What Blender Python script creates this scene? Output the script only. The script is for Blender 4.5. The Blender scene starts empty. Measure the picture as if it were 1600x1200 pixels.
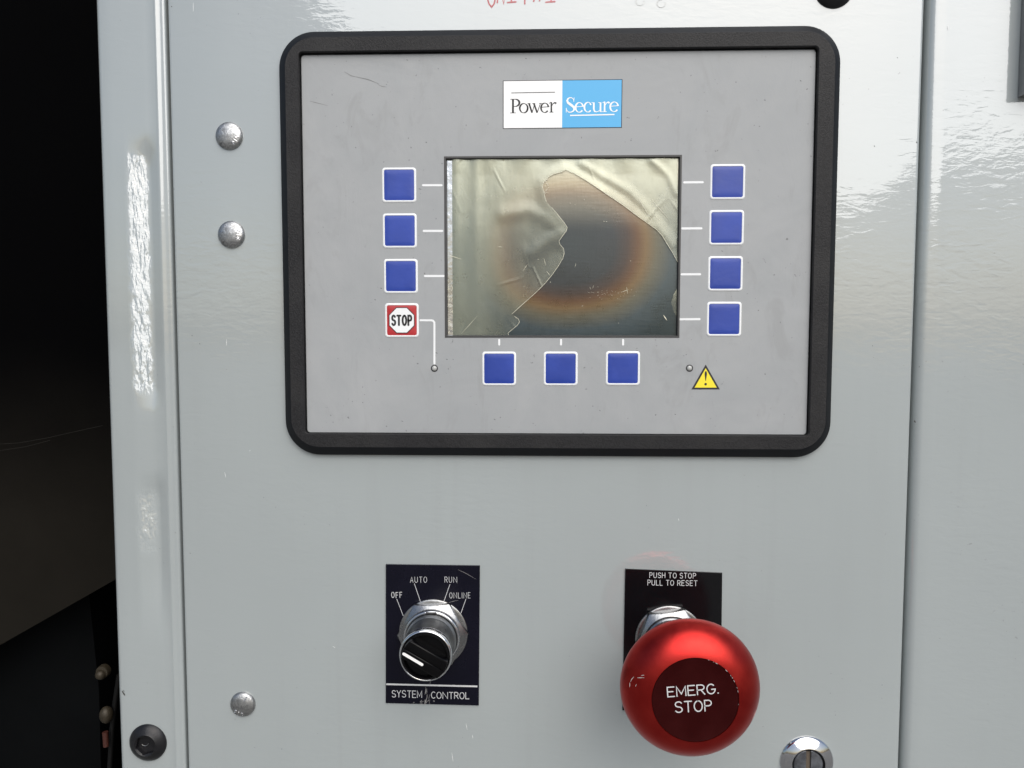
import bpy, bmesh, math, random
from mathutils import Vector, Matrix
from mathutils.geometry import delaunay_2d_cdt
from mathutils import noise as mnoise
random.seed(7)
MM = 0.001
sc = bpy.context.scene
COL = sc.collection

# ------------------------------------------------------------ camera
def unit(v): return Vector(v).normalized()
YW = unit((38, -77, 1200))                       # panel normal (into the cabinet) in camera axes right, down, forward
dn = Vector((-10, 18700, 1200)); dn = (dn - dn.dot(YW)*YW).normalized()
ZW = -dn
XW = YW.cross(ZW)
DIST = 381.0
cam = bpy.data.cameras.new('camera'); cam.sensor_width = 36; cam.lens = 27.0
cam.clip_start = 0.01; cam.clip_end = 500
co = bpy.data.objects.new('camera', cam); COL.objects.link(co)
rt = Vector((XW[0], YW[0], ZW[0])); up = -Vector((XW[1], YW[1], ZW[1])); bk = -Vector((XW[2], YW[2], ZW[2]))
M = Matrix((rt, up, bk)).transposed().to_4x4(); M.translation = Vector((0, -DIST*MM, 0))
co.matrix_world = M
sc.camera = co

# ------------------------------------------------------------ sky and sun
SUN_ELEV, SUN_AZ = math.radians(43.5), math.radians(18)     # azimuth counted from straight behind the camera to its right
w = bpy.data.worlds.new('World'); sc.world = w; w.use_nodes = True
nt = w.node_tree; bg = nt.nodes['Background']
sky = nt.nodes.new('ShaderNodeTexSky'); sky.sky_type = 'NISHITA'; sky.sun_disc = False
sky.sun_elevation = SUN_ELEV; sky.sun_rotation = math.pi - SUN_AZ
sky.dust_density = 3.0; sky.air_density = 1.0; sky.ozone_density = 1.0
nt.links.new(sky.outputs[0], bg.inputs[0]); bg.inputs[1].default_value = 0.06
sl = bpy.data.lights.new('sun', 'SUN'); sl.energy = 1.5; sl.angle = math.radians(70); sl.color = (1.0, 0.99, 0.965)
so = bpy.data.objects.new('sun', sl); COL.objects.link(so)
sd = Vector((math.sin(SUN_AZ)*math.cos(SUN_ELEV), -math.cos(SUN_AZ)*math.cos(SUN_ELEV), math.sin(SUN_ELEV)))
so.rotation_euler = sd.to_track_quat('Z', 'Y').to_euler()
so.location = sd*3
sc.view_settings.view_transform = 'Standard'; sc.view_settings.look = 'None'
sc.view_settings.exposure = 0.84; sc.view_settings.gamma = 1

# ------------------------------------------------------------ geometry helpers (all in millimetres, h = height out of the door face)
def at(px, py, h=0.0):
    d = Vector((px-800, py-600, 1200))
    r = (d.dot(XW), d.dot(YW), d.dot(ZW))
    t = (DIST-h)/r[1]
    return (r[0]*t, r[2]*t)

class MB:
    def __init__(s): s.v = []; s.f = []; s.mi = []
    def vert(s, x, z, h): s.v.append((x, -h, z)); return len(s.v)-1
    def face(s, idx, m=0): s.f.append(tuple(idx)); s.mi.append(m)
    def rings(s, rings, cap_last=True, cap_first=False, m=0, closed=True):
        # rings: list of lists of (x, z, h); ordered counter-clockwise seen from the camera, going from low to high / outside in
        ids = [[s.vert(*p) for p in r] for r in rings]
        n = len(ids[0])
        for a, b in zip(ids, ids[1:]):
            for i in range(n if closed else n-1):
                j = (i+1) % n
                s.face((a[i], a[j], b[j], b[i]), m)
        if cap_last: s.face(ids[-1], m)
        if cap_first: s.face(ids[0][::-1], m)
        return ids
    def build(s, name, mats, parent=None, origin=(0, 0, 0), smooth=False, angle=35, **tags):
        ox, oy, oz = origin
        me = bpy.data.meshes.new(name)
        me.from_pydata([((x-ox)*MM, (y-oy)*MM, (z-oz)*MM) for x, y, z in s.v], [], s.f)
        if not isinstance(mats, (list, tuple)): mats = [mats]
        for m in mats: me.materials.append(m)
        me.polygons.foreach_set('material_index', s.mi)
        bm = bmesh.new(); bm.from_mesh(me)
        bmesh.ops.recalc_face_normals(bm, faces=bm.faces) if tags.pop('recalc', False) else None
        bm.to_mesh(me); bm.free()
        if smooth:
            me.polygons.foreach_set('use_smooth', [True]*len(me.polygons))
            me.set_sharp_from_angle(angle=math.radians(angle))
        me.update()
        o = bpy.data.objects.new(name, me); COL.objects.link(o)
        if parent is not None: o.parent = parent
        else: o.location = (ox*MM, oy*MM, oz*MM)
        for k, v in tags.items(): o[k] = v
        return o

def thing(name, label, cat, origin=(0, 0, 0), group=None):
    o = bpy.data.objects.new(name, None); COL.objects.link(o)
    o.empty_display_size = 0.02
    o.location = tuple(c*MM for c in origin)
    o['label'] = label; o['category'] = cat
    if group: o['group'] = group
    return o

def circ(cx, cz, r, h, n=64, a0=0): return [(cx+r*math.cos(a0+2*math.pi*i/n), cz+r*math.sin(a0+2*math.pi*i/n), h) for i in range(n)]
def lathe(mb, cx, cz, prof, n=64, cap=True, m=0): mb.rings([circ(cx, cz, r, h, n) for r, h in prof], cap_last=cap, m=m)
def rrect(x0, x1, z0, z1, r, h, k=8):
    out = []
    for cx, cz, a in ((x1-r, z1-r, 0), (x0+r, z1-r, 90), (x0+r, z0+r, 180), (x1-r, z0+r, 270)):
        for i in range(k+1):
            t = math.radians(a+90*i/k); out.append((cx+r*math.cos(t), cz+r*math.sin(t), h))
    return out
def rr(R, ins, r, h, k=8):
    x0, x1, z0, z1 = R; return rrect(x0+ins, x1-ins, z0+ins, z1-ins, max(r, 0.02), h, k)
def bar(mb, x0, x1, z0, z1, h0, h1, b=0.0, m=0):
    rings = [[(x0, z0, h0), (x1, z0, h0), (x1, z1, h0), (x0, z1, h0)]]
    if b: rings.append([(x0, z0, h1-b), (x1, z0, h1-b), (x1, z1, h1-b), (x0, z1, h1-b)])
    rings.append([(x0+b, z0+b, h1), (x1-b, z0+b, h1), (x1-b, z1-b, h1), (x0+b, z1-b, h1)])
    mb.rings(rings, cap_first=True, m=m)
def poly(mb, pts, h0, h1, m=0, b=0.0):
    # convex outline ccw
    rings = [[(x, z, h0) for x, z in pts]]
    if b:
        cx = sum(p[0] for p in pts)/len(pts); cz = sum(p[1] for p in pts)/len(pts)
        rings.append([(x, z, h1-b) for x, z in pts])
        def ins(x, z):
            d = math.hypot(x-cx, z-cz); return (x-(x-cx)/d*b*1.3, z-(z-cz)/d*b*1.3, h1)
        rings.append([ins(x, z) for x, z in pts])
    else: rings.append([(x, z, h1) for x, z in pts])
    mb.rings(rings, cap_first=True, m=m)
def quad_at(pxs, h):      # pixel corners clockwise from top-left -> ccw mm
    p = [at(x, y, h) for x, y in pxs]; return [p[3], p[2], p[1], p[0]]
def rect_at(pxs, h):      # pixel corners tl,tr,br,bl -> axis aligned rect
    tl, tr, br, bl = [at(x, y, h) for x, y in pxs]
    return ((tl[0]+bl[0])/2, (tr[0]+br[0])/2, (bl[1]+br[1])/2, (tl[1]+tr[1])/2)

# ---- strokes and lettering
_lift = [0.0]
def ribbon(mb, pts, wd, h, m=0, thick=0.08, ends=True):
    # pts [(x,z)] or [(x,z,w)]
    P = [(p[0], p[1], p[2] if len(p) > 2 else wd) for p in pts]
    Q = [P[0]]
    for p in P[1:]:
        if math.hypot(p[0]-Q[-1][0], p[1]-Q[-1][1]) > 1e-6: Q.append(p)
    P = Q; n = len(P)
    if n < 2: return
    _lift[0] = (_lift[0]+0.006) % 0.06
    h = h+_lift[0]
    L = []; Rr = []
    for i in range(n):
        a = P[max(i-1, 0)]; b = P[i]; c = P[min(i+1, n-1)]
        d1 = Vector((b[0]-a[0], b[1]-a[1])); d2 = Vector((c[0]-b[0], c[1]-b[1]))
        if d1.length < 1e-9: d1 = d2
        if d2.length < 1e-9: d2 = d1
        d1.normalize(); d2.normalize()
        n1 = Vector((-d1.y, d1.x)); n2 = Vector((-d2.y, d2.x)); nn = n1+n2
        if nn.length < 1e-6: nn = n1.copy()
        nn.normalize(); k = 1/max(nn.dot(n1), 0.55)
        o = nn*(b[2]/2*k)
        L.append((b[0]+o.x, b[1]+o.y)); Rr.append((b[0]-o.x, b[1]-o.y))
    out_start = []; out_end = []
    if ends:
        def capn(p, q, w):
            d = math.atan2(p[1]-q[1], p[0]-q[0]); return [(p[0]+w/2*math.cos(d+t), p[1]+w/2*math.sin(d+t)) for t in (0.9, 0.0, -0.9)]
        e = capn(P[-1], P[-2], P[-1][2]); s_ = capn(P[0], P[1], P[0][2])
    tl = [mb.vert(x, z, h) for x, z in L]; tr = [mb.vert(x, z, h) for x, z in Rr]
    bl = [mb.vert(x, z, h-thick) for x, z in L]; br = [mb.vert(x, z, h-thick) for x, z in Rr]
    for i in range(n-1):
        mb.face((tl[i], tr[i], tr[i+1], tl[i+1]), m)
        mb.face((bl[i], tl[i], tl[i+1], bl[i+1]), m)
        mb.face((tr[i], br[i], br[i+1], tr[i+1]), m)
    if ends:
        ev = [mb.vert(x, z, h) for x, z in e]; mb.face((tl[-1], tr[-1], ev[2], ev[1], ev[0]), m)
        sv = [mb.vert(x, z, h) for x, z in s_]; mb.face((tr[0], tl[0], sv[2], sv[1], sv[0]), m)
def arc(cx, cy, rx, ry, a0, a1, n=10):
    return [(cx+rx*math.cos(math.radians(a0+(a1-a0)*i/n)), cy+ry*math.sin(math.radians(a0+(a1-a0)*i/n))) for i in range(n+1)]
FONT = {
 'A': (.66, [[(0, 0), (.33, 1), (.66, 0)], [(.12, .34), (.54, .34)]]),
 'C': (.64, [arc(.34, .5, .34, .5, 48, 312, 16)]),
 'E': (.56, [[(.56, 1), (0, 1), (0, 0), (.56, 0)], [(0, .52), (.46, .52)]]),
 'F': (.54, [[(.54, 1), (0, 1), (0, 0)], [(0, .52), (.44, .52)]]),
 'G': (.68, [arc(.34, .5, .34, .5, 48, 345, 16)+[(.68, .46), (.38, .46)]]),
 'H': (.62, [[(0, 0), (0, 1)], [(.62, 0), (.62, 1)], [(0, .52), (.62, .52)]]),
 'I': (.02, [[(.01, 0), (.01, 1)]]),
 'L': (.52, [[(0, 1), (0, 0), (.52, 0)]]),
 'M': (.74, [[(0, 0), (0, 1), (.37, .2), (.74, 1), (.74, 0)]]),
 'N': (.76, [[(0, 0), (0, 1), (.76, 0), (.76, 1)]]),
 'O': (.70, [arc(.35, .5, .35, .5, 90, 452, 22)]),
 'P': (.58, [[(0, 0), (0, 1), (.32, 1)]+arc(.32, .74, .26, .26, 90, -90, 8)+[(0, .48)]]),
 'R': (.60, [[(0, 0), (0, 1), (.32, 1)]+arc(.32, .74, .26, .26, 90, -90, 8)+[(0, .48)], [(.3, .48), (.6, 0)]]),
 'S': (.60, [arc(.3, .755, .28, .245, 25, 270, 10)[:-1]+arc(.3, .255, .30, .255, 90, -155, 10)]),
 'T': (.62, [[(0, 1), (.62, 1)], [(.31, 1), (.31, 0)]]),
 'U': (.62, [[(0, 1), (0, .32)]+arc(.31, .31, .31, .31, 180, 360, 10)+[(.62, 1)]]),
 'Y': (.62, [[(0, 1), (.31, .5), (.62, 1)], [(.31, .5), (.31, 0)]]),
 '.': (.04, [[(0, 0.03), (.03, 0.03)]]),
 '1': (.40, [[(0, .8), (.2, 1), (.2, 0)], [(0, 0), (.4, 0)]]),
 '#': (.6, [[(.15, 0), (.22, 1)], [(.42, 0), (.5, 1)], [(0, .3), (.6, .3)], [(0, .68), (.6, .68)]]),
}
def text(mb, s, p0, p1, hgt, wd, h, m=0, gap=.24, space=.5, jit=0.0, sx=1.0):
    # baseline from p0 to p1 (mm); the glyphs are spread to fill that length
    tot = 0
    for i, c in enumerate(s): tot += (space if c == ' ' else FONT[c][0]+(gap if i < len(s)-1 else 0))
    L = math.hypot(p1[0]-p0[0], p1[1]-p0[1]); u = ((p1[0]-p0[0])/L, (p1[1]-p0[1])/L); v = (-u[1], u[0])
    kx = L/tot; x = 0
    for c in s:
        if c == ' ': x += space; continue
        wdt, strokes = FONT[c]
        jx, jy = random.uniform(-jit, jit), random.uniform(-jit, jit)
        for st in strokes:
            ribbon(mb, [(p0[0]+u[0]*((x+a)*kx)+v[0]*(b*hgt)+jx, p0[1]+u[1]*((x+a)*kx)+v[1]*(b*hgt)+jy) for a, b in st], wd, h, m)
        x += wdt+gap

# ------------------------------------------------------------ materials
def mat(name, color, rough=.5, metal=0, spec=.5, ior=1.5, coat=0, coat_rough=.05, coat_ior=1.5):
    m = bpy.data.materials.new(name); m.use_nodes = True
    b = m.node_tree.nodes['Principled BSDF']
    b.inputs['Base Color'].default_value = (*color, 1); b.inputs['Roughness'].default_value = rough
    b.inputs['Metallic'].default_value = metal; b.inputs['Specular IOR Level'].default_value = spec
    b.inputs['IOR'].default_value = ior
    b.inputs['Coat Weight'].default_value = coat; b.inputs['Coat Roughness'].default_value = coat_rough
    b.inputs['Coat IOR'].default_value = coat_ior
    return m, m.node_tree, b
def N(nt, t, **kw):
    n = nt.nodes.new(t)
    for k, v in kw.items(): setattr(n, k, v)
    return n
def math_(nt, op, a, b=None, c=None, clamp=False):
    n = N(nt, 'ShaderNodeMath', operation=op); n.use_clamp = clamp
    for i, x in enumerate((a, b, c)):
        if x is None: continue
        if isinstance(x, (int, float)): n.inputs[i].default_value = x
        else: nt.links.new(x, n.inputs[i])
    return n.outputs[0]
def coord(nt, scale=(1, 1, 1), loc=(0, 0, 0), rot=(0, 0, 0), out='Object'):
    t = N(nt, 'ShaderNodeTexCoord'); mp = N(nt, 'ShaderNodeMapping')
    mp.inputs['Scale'].default_value = scale; mp.inputs['Location'].default_value = loc; mp.inputs['Rotation'].default_value = rot
    nt.links.new(t.outputs[out], mp.inputs[0]); return mp.outputs[0]
def noise(nt, vec, scale, detail=3, rough=.5, dist=0):
    n = N(nt, 'ShaderNodeTexNoise'); nt.links.new(vec, n.inputs['Vector'])
    n.inputs['Scale'].default_value = scale; n.inputs['Detail'].default_value = detail
    n.inputs['Roughness'].default_value = rough; n.inputs['Distortion'].default_value = dist
    return n.outputs['Fac']
def ramp(nt, fac, stops, interp='LINEAR'):
    r = N(nt, 'ShaderNodeValToRGB'); r.color_ramp.interpolation = interp
    e = r.color_ramp.elements
    while len(e) < len(stops): e.new(0.5)
    for el, (p, c) in zip(e, stops):
        el.position = p; el.color = (c, c, c, 1) if isinstance(c, (int, float)) else (*c, 1)
    nt.links.new(fac, r.inputs[0]); return r.outputs[0]
def bump(nt, bsdf, height, dist, strength=1, normal=None, inputs=('Normal',)):
    b = N(nt, 'ShaderNodeBump'); b.inputs['Distance'].default_value = dist
    if isinstance(strength, (int, float)): b.inputs['Strength'].default_value = strength
    else: nt.links.new(strength, b.inputs['Strength'])
    nt.links.new(height, b.inputs['Height'])
    if normal is not None: nt.links.new(normal, b.inputs['Normal'])
    for i in inputs: nt.links.new(b.outputs[0], bsdf.inputs[i])
    return b.outputs[0]
def mixcol(nt, fac, a, b, blend='MIX'):
    n = N(nt, 'ShaderNodeMix', data_type='RGBA', blend_type=blend)
    if isinstance(fac, (int, float)): n.inputs[0].default_value = fac
    else: nt.links.new(fac, n.inputs[0])
    for s, x in ((6, a), (7, b)):
        if isinstance(x, tuple): n.inputs[s].default_value = (*x, 1)
        else: nt.links.new(x, n.inputs[s])
    return n.outputs[2]

def sepxyz(nt, v):
    s = N(nt, 'ShaderNodeSeparateXYZ'); nt.links.new(v, s.inputs[0]); return s.outputs
def smooth_band(nt, x, lo, hi, soft):
    a = N(nt, 'ShaderNodeMapRange', interpolation_type='SMOOTHSTEP'); nt.links.new(x, a.inputs[0]); a.inputs[1].default_value = lo-soft; a.inputs[2].default_value = lo+soft
    b = N(nt, 'ShaderNodeMapRange', interpolation_type='SMOOTHSTEP'); nt.links.new(x, b.inputs[0]); b.inputs[1].default_value = hi-soft; b.inputs[2].default_value = hi+soft
    return math_(nt, 'SUBTRACT', a.outputs[0], b.outputs[0], clamp=True)

def paint(name, color, strip=False, peel=1.0, streak=True):
    m, nt, b = mat(name, color, rough=.38, spec=.4, coat=1.0, coat_rough=.03, coat_ior=2.0)
    v = coord(nt)
    cl = noise(nt, v, 9, 3)
    c = mixcol(nt, ramp(nt, cl, [(.3, 0.0), (.7, 1.0)]), tuple(x*.965 for x in color), tuple(x*1.02 for x in color))
    dirt = noise(nt, v, 420, 2, .6); big = noise(nt, v, 31, 2)
    dm = math_(nt, 'MULTIPLY', ramp(nt, dirt, [(.70, 0.0), (.745, 1.0)]), ramp(nt, big, [(.50, 0.0), (.62, .55)]))
    c = mixcol(nt, dm, c, (.16, .155, .14))
    st = noise(nt, coord(nt, (1, 1, .05)), 95, 4, .6, .2)
    c = mixcol(nt, math_(nt, 'MULTIPLY', ramp(nt, st, [(.52, 0.0), (.72, 1.0)]), ramp(nt, noise(nt, v, 7, 2), [(.4, .02), (.7, .09)])), c, (.22, .225, .22))
    nt.links.new(c, b.inputs['Base Color'])
    fine = noise(nt, coord(nt, (1, 1, 1.9)), 520, 2, .55, .3)
    mid = noise(nt, coord(nt, (1, 1, 2.6)), 120, 2, .5, .6)
    wav = noise(nt, v, 14, 2)
    mask = ramp(nt, noise(nt, v, 16, 3, .6), [(.34, .25), (.62, 1.0)])
    n1 = bump(nt, b, wav, .0006, .5)
    if streak:
        n1 = bump(nt, b, noise(nt, coord(nt, (1, 1, .03)), 260, 2, .6), .00001, .5, n1)
    n2 = bump(nt, b, mid, .00009*peel, mask, n1)
    hgt = .000018*peel
    n3 = bump(nt, b, fine, hgt, mask, n2)
    inp = ('Normal', 'Coat Normal')
    if strip:
        s = sepxyz(nt, v)
        wob = math_(nt, 'MULTIPLY', math_(nt, 'SUBTRACT', noise(nt, v, 160, 3), .5), .008)
        bx = smooth_band(nt, math_(nt, 'ADD', s[0], wob), strip[0], strip[1], .0020)
        bz = smooth_band(nt, math_(nt, 'ADD', s[2], wob), strip[2], strip[3], .004)
        bz2 = smooth_band(nt, math_(nt, 'ADD', s[2], wob), strip[4], strip[5], .006)
        mk = math_(nt, 'MULTIPLY', bx, math_(nt, 'MAXIMUM', bz, math_(nt, 'MULTIPLY', bz2, .7)))
        saw = math_(nt, 'FRACT', math_(nt, 'ADD', math_(nt, 'MULTIPLY', s[2], 420), math_(nt, 'MULTIPLY', noise(nt, coord(nt, (1, 1, .35)), 380, 2, .5), 3.5)))
        n3 = bump(nt, b, math_(nt, 'SUBTRACT', 1.0, saw), .00038, mk, n3)
    for i in inp: nt.links.new(n3, b.inputs[i])
    return m

P_GREY = (.345, .380, .384)
M_door = paint('grey_door_paint', P_GREY)
M_right = paint('grey_panel_paint', (.345, .38, .385), peel=1.15, streak=False)

def black_plastic():
    m, nt, b = mat('black_textured_plastic', (.028, .028, .030), rough=.55, spec=.3)
    v = coord(nt)
    f = noise(nt, v, 1500, 3, .6); g = noise(nt, v, 40, 3)
    c = mixcol(nt, ramp(nt, f, [(.35, 0.0), (.75, 1.0)]), (.007, .007, .008), (.022, .022, .024))
    c = mixcol(nt, ramp(nt, g, [(.45, 0.0), (.8, .35)]), c, (.04, .039, .038))
    nt.links.new(c, b.inputs['Base Color'])
    bump(nt, b, f, .00022, .8)
    return m
M_bezel = black_plastic()
M_bezel_edge = mat('smooth_black_plastic', (.005, .006, .008), rough=.42, spec=.3)[0]

def faceplate_mat():
    m, nt, b = mat('grey_membrane', (.36, .365, .37), rough=.46, spec=.3)
    v = coord(nt)
    g = noise(nt, v, 22, 5, .65, .8)
    c = mixcol(nt, ramp(nt, g, [(.35, 0.0), (.7, 1.0)]), (.325, .340, .350), (.362, .374, .382))
    sm = noise(nt, coord(nt, (1, 1, .45)), 60, 4, .7, 1.2)
    top = sepxyz(nt, coord(nt))
    c = mixcol(nt, math_(nt, 'MULTIPLY', ramp(nt, sm, [(.56, 0.0), (.70, .30)]), 1.0), c, (.25, .255, .255))
    sp = ramp(nt, noise(nt, v, 520, 2, .5), [(.735, 0.0), (.76, 1.0)])
    c = mixcol(nt, math_(nt, 'MULTIPLY', sp, .6), c, (.1, .1, .1))
    nt.links.new(c, b.inputs['Base Color'])
    nt.links.new(ramp(nt, g, [(.3, .36), (.7, .5)]), b.inputs['Roughness'])
    n1 = bump(nt, b, noise(nt, v, 26, 3, .5, .5), .0012, .5)
    n1 = bump(nt, b, sm, .0003, .4, n1)
    bump(nt, b, noise(nt, v, 1700, 2), .00003, .6, n1)
    return m
M_face = faceplate_mat()
def simple_worn(name, color, rough, metal=0, bs=600, bd=.00003, var=.12, **kw):
    m, nt, b = mat(name, color, rough=rough, metal=metal, **kw)
    v = coord(nt); g = noise(nt, v, bs*.12, 4, .6)
    c = mixcol(nt, ramp(nt, g, [(.3, 0.0), (.7, 1.0)]), tuple(x*(1-var) for x in color), tuple(min(1, x*(1+var)) for x in color))
    nt.links.new(c, b.inputs['Base Color'])
    nt.links.new(ramp(nt, g, [(.3, max(.02, rough*.8)), (.7, min(1, rough*1.25))]), b.inputs['Roughness'])
    bump(nt, b, noise(nt, v, bs, 3), bd, .7)
    return m
M_blue = simple_worn('blue_key_print', (.020, .052, .32), .36, bs=300, bd=.00009, var=.14)
M_white = simple_worn('white_print', (.80, .82, .83), .4, var=.02)
M_redkey = simple_worn('red_key_print', (.42, .025, .03), .38, var=.06)
M_ink = mat('black_print', (.018, .018, .02), rough=.4)[0]
M_ink2 = mat('dark_grey_print', (.035, .035, .037), rough=.6, spec=.25)[0]
M_logo_white = mat('white_sticker', (.86, .87, .87), rough=.35)[0]
M_logo_blue = mat('sky_blue_sticker', (.065, .40, .74), rough=.32)[0]
M_yellow = mat('yellow_print', (.86, .72, .035), rough=.4)[0]
M_rim = simple_worn('dark_grey_rim', (.045, .045, .045), .45)
M_plate_black = simple_worn('black_anodised_plate', (.004, .004, .010), .25, bs=500, bd=.00002, spec=.22)
M_plate_black2 = simple_worn('black_glossy_plate', (.004, .004, .005), .16, bs=500, bd=.00002, spec=.35)
M_engr = mat('silver_engraving', (.72, .73, .74), rough=.4, metal=.3)[0]
M_chrome = simple_worn('zinc_chrome', (.34, .345, .35), .27, 1.0, bs=900, bd=.00007, var=.12)
M_chrome2 = simple_worn('bright_chrome', (.66, .67, .69), .08, 1.0, bs=900, bd=.00002, var=.06)
M_core = simple_worn('dark_grained_metal', (.17, .18, .20), .4, .8, bs=1600, bd=.0002, var=.4)
M_knob = simple_worn('black_knob_plastic', (.0025, .0025, .003), .18, bs=800, bd=.00001, spec=.18)
M_knob_white = mat('white_pointer_inlay', (.85, .85, .84), rough=.4)[0]
M_screw = simple_worn('black_oxide', (.012, .012, .014), .36, .3, bs=1200, bd=.00008)

def brushed_bolt():
    m, nt, b = mat('dull_zinc_bolt', (.45, .46, .46), rough=.33, metal=1)
    v = coord(nt)
    g = noise(nt, coord(nt, (1, 1, 1)), 420, 4, .7, 1.5)
    c = mixcol(nt, ramp(nt, g, [(.3, 0.0), (.68, 1.0)]), (.19, .195, .20), (.60, .61, .61))
    nt.links.new(c, b.inputs['Base Color'])
    nt.links.new(ramp(nt, g, [(.3, .5), (.7, .28)]), b.inputs['Roughness'])
    bump(nt, b, g, .00025, .8)
    return m
M_bolt = brushed_bolt()
def red_anod():
    m, nt, b = mat('red_anodised_aluminium', (.40, .03, .03), rough=.33, metal=1)
    v = coord(nt)
    g = noise(nt, v, 90, 4, .6)
    nt.links.new(mixcol(nt, ramp(nt, g, [(.3, 0.0), (.7, 1.0)]), (.38, .022, .020), (.46, .034, .028)), b.inputs['Base Color'])
    nt.links.new(ramp(nt, g, [(.3, .29), (.7, .38)]), b.inputs['Roughness'])
    bump(nt, b, noise(nt, v, 2500, 2), .00003, .6)
    b.inputs['Coat Weight'].default_value = .0
    return m
M_red = red_anod()
M_reddisc = simple_worn('red_disc_dark_reflection', (.030, .0008, .001), .35, .3, bs=900, bd=.00001, var=.1, spec=.2)  # red metal darkened to paint in the dark reflection on the flat face
M_scratch = mat('bare_scratch', (.62, .60, .58), rough=.5)[0]
M_marker = mat('faded_red_marker', (.50, .17, .18), rough=.6)[0]
M_marker2 = mat('faded_drawing', (.34, .35, .34), rough=.5)[0]
M_chip = mat('dark_paint_chip', (.05, .05, .045), rough=.8)[0]

# ------------------------------------------------------------ ground
def ground():
    m, nt, b = mat('gravel_ground', (.25, .24, .22), rough=.95)
    v = coord(nt)
    g = noise(nt, v, 30, 5, .7)
    nt.links.new(mixcol(nt, g, (.13, .125, .115), (.32, .31, .29)), b.inputs['Base Color'])
    bump(nt, b, g, .02, .8)
    mb = MB(); S = 60000; y = -1250
    me = bpy.data.meshes.new('ground')
    me.from_pydata([(-S*MM, -S*MM, y*MM), (S*MM, -S*MM, y*MM), (S*MM, S*MM, y*MM), (-S*MM, S*MM, y*MM)], [], [(0, 1, 2, 3)])
    me.materials.append(m); o = bpy.data.objects.new('ground', me); COL.objects.link(o); o['kind'] = 'structure'
ground()

# ------------------------------------------------------------ sheet metal
ZB, ZT = -1150, 620
def extrude(prof, z0, z1, mb=None, nz=1, m=0):
    mb = mb or MB()
    rows = []
    for k in range(nz+1):
        z = z0+(z1-z0)*k/nz
        rows.append([mb.vert(x, z, h) for x, h in prof])
    for a, b in zip(rows, rows[1:]):
        for i in range(len(prof)-1): mb.face((a[i], a[i+1], b[i+1], b[i]), m)
    mb.face(rows[0][::-1], m); mb.face(rows[-1], m)
    return mb
def bend(cx, ch, r, a0, a1, n=6): return [(cx+r*math.cos(math.radians(a0+(a1-a0)*i/n)), ch+r*math.sin(math.radians(a0+(a1-a0)*i/n))) for i in range(n+1)]
XP0, XP1 = at(164, 523)[0], at(270.8, 523)[0]     # post
XD0, XD1 = at(275.2, 523)[0], at(1427.5, 523)[0]      # door
XR0 = at(1435.5, 523)[0]                   # right panel
cab = thing('electrical_cabinet', 'light grey painted steel cabinet that fills the picture, with a dark open bay at left', 'cabinet', (0, 0, 0))
prof = [(XD0, -24)]+bend(XD0+1.6, -1.6, 1.6, 180, 90)+[(XD0+30, 0), (XD1-30, 0)]+bend(XD1-1.6, -1.6, 1.6, 90, 0)+[(XD1, -24)]
door = extrude(prof, ZB, ZT).build('door', M_door, cab, smooth=True, angle=50)

# post
px0 = XP0
def post_prof(k):
    mid = [(px0+12, .15*k), (px0+13.6, .25*k), (px0+15.5, .0*k), (px0+22.0, -2.5*k), (px0+23.5, -2.8*k), (px0+25, -2.5*k)]
    return [(px0, -60)]+bend(px0+3.2, -3.4, 3.2, 180, 96, 8)+[(px0+8, -.1)]+mid+[(px0+28.8, -.2)]+bend(px0+30.4, -1.0, 1.2, 110, 70, 4)+[(px0+31.6, -.35), (px0+32.6, -.5)]+bend(XP1-1.4, -1.9, 1.4, 90, 0, 5)+[(XP1, -60)]
zA = at(218, 240)[1]; zB = at(218, 612)[1]; zC = at(218, 770)[1]; zD = at(218, 860)[1]
M_post = paint('grey_post_paint', P_GREY, strip=((px0+14.5)*MM, (px0+22.3)*MM, zB*MM, zA*MM, zD*MM, zC*MM), peel=.7)
def sstep(a, b, x): t = max(0, min(1, (x-a)/(b-a))); return t*t*(3-2*t)
mb = MB(); rows = []
zs_ = [ZB, zD-60]+[zD-60+(zA+20-zD+60)*i/60 for i in range(1, 61)]+[ZT]
for z in zs_:
    k = sstep(zD-50, zD-5, z)*(1-sstep(zA-5, zA+9, z))
    k *= 1-.75*sstep(zC-2, zC+10, z)*(1-sstep(zB-10, zB+2, z))
    rows.append([mb.vert(x, z, h) for x, h in post_prof(k)])
for a, b in zip(rows, rows[1:]):
    for i in range(len(a)-1): mb.face((a[i], a[i+1], b[i+1], b[i]))
post = mb.build('door_post', M_post, cab, smooth=True, angle=50)
mb = MB(); cx, cz = at(193, 1083)
ribbon(mb, [(cx-.7, cz+.9), (cx-.2, cz+.2, .5), (cx+.3, cz-.6, .7), (cx+.7, cz-1.3, .2)], .4, .0)
ribbon(mb, [(cx-.2, cz+1.3), (cx+.3, cz+1.0)], .3, .0)
mb.build('paint_chip', M_chip, post)

# right panel
prof = [(XR0, -30)]+bend(XR0+4.5, -5.0, 4.5, 180, 90, 10)+[(XR0+7, -.15), (XR0+9, -.4), (XR0+60, -.4), (XR0+500, -.4), (XR0+500, -30)]
extrude(prof, ZB, ZT).build('side_panel', M_right, cab, smooth=True, angle=50)

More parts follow.
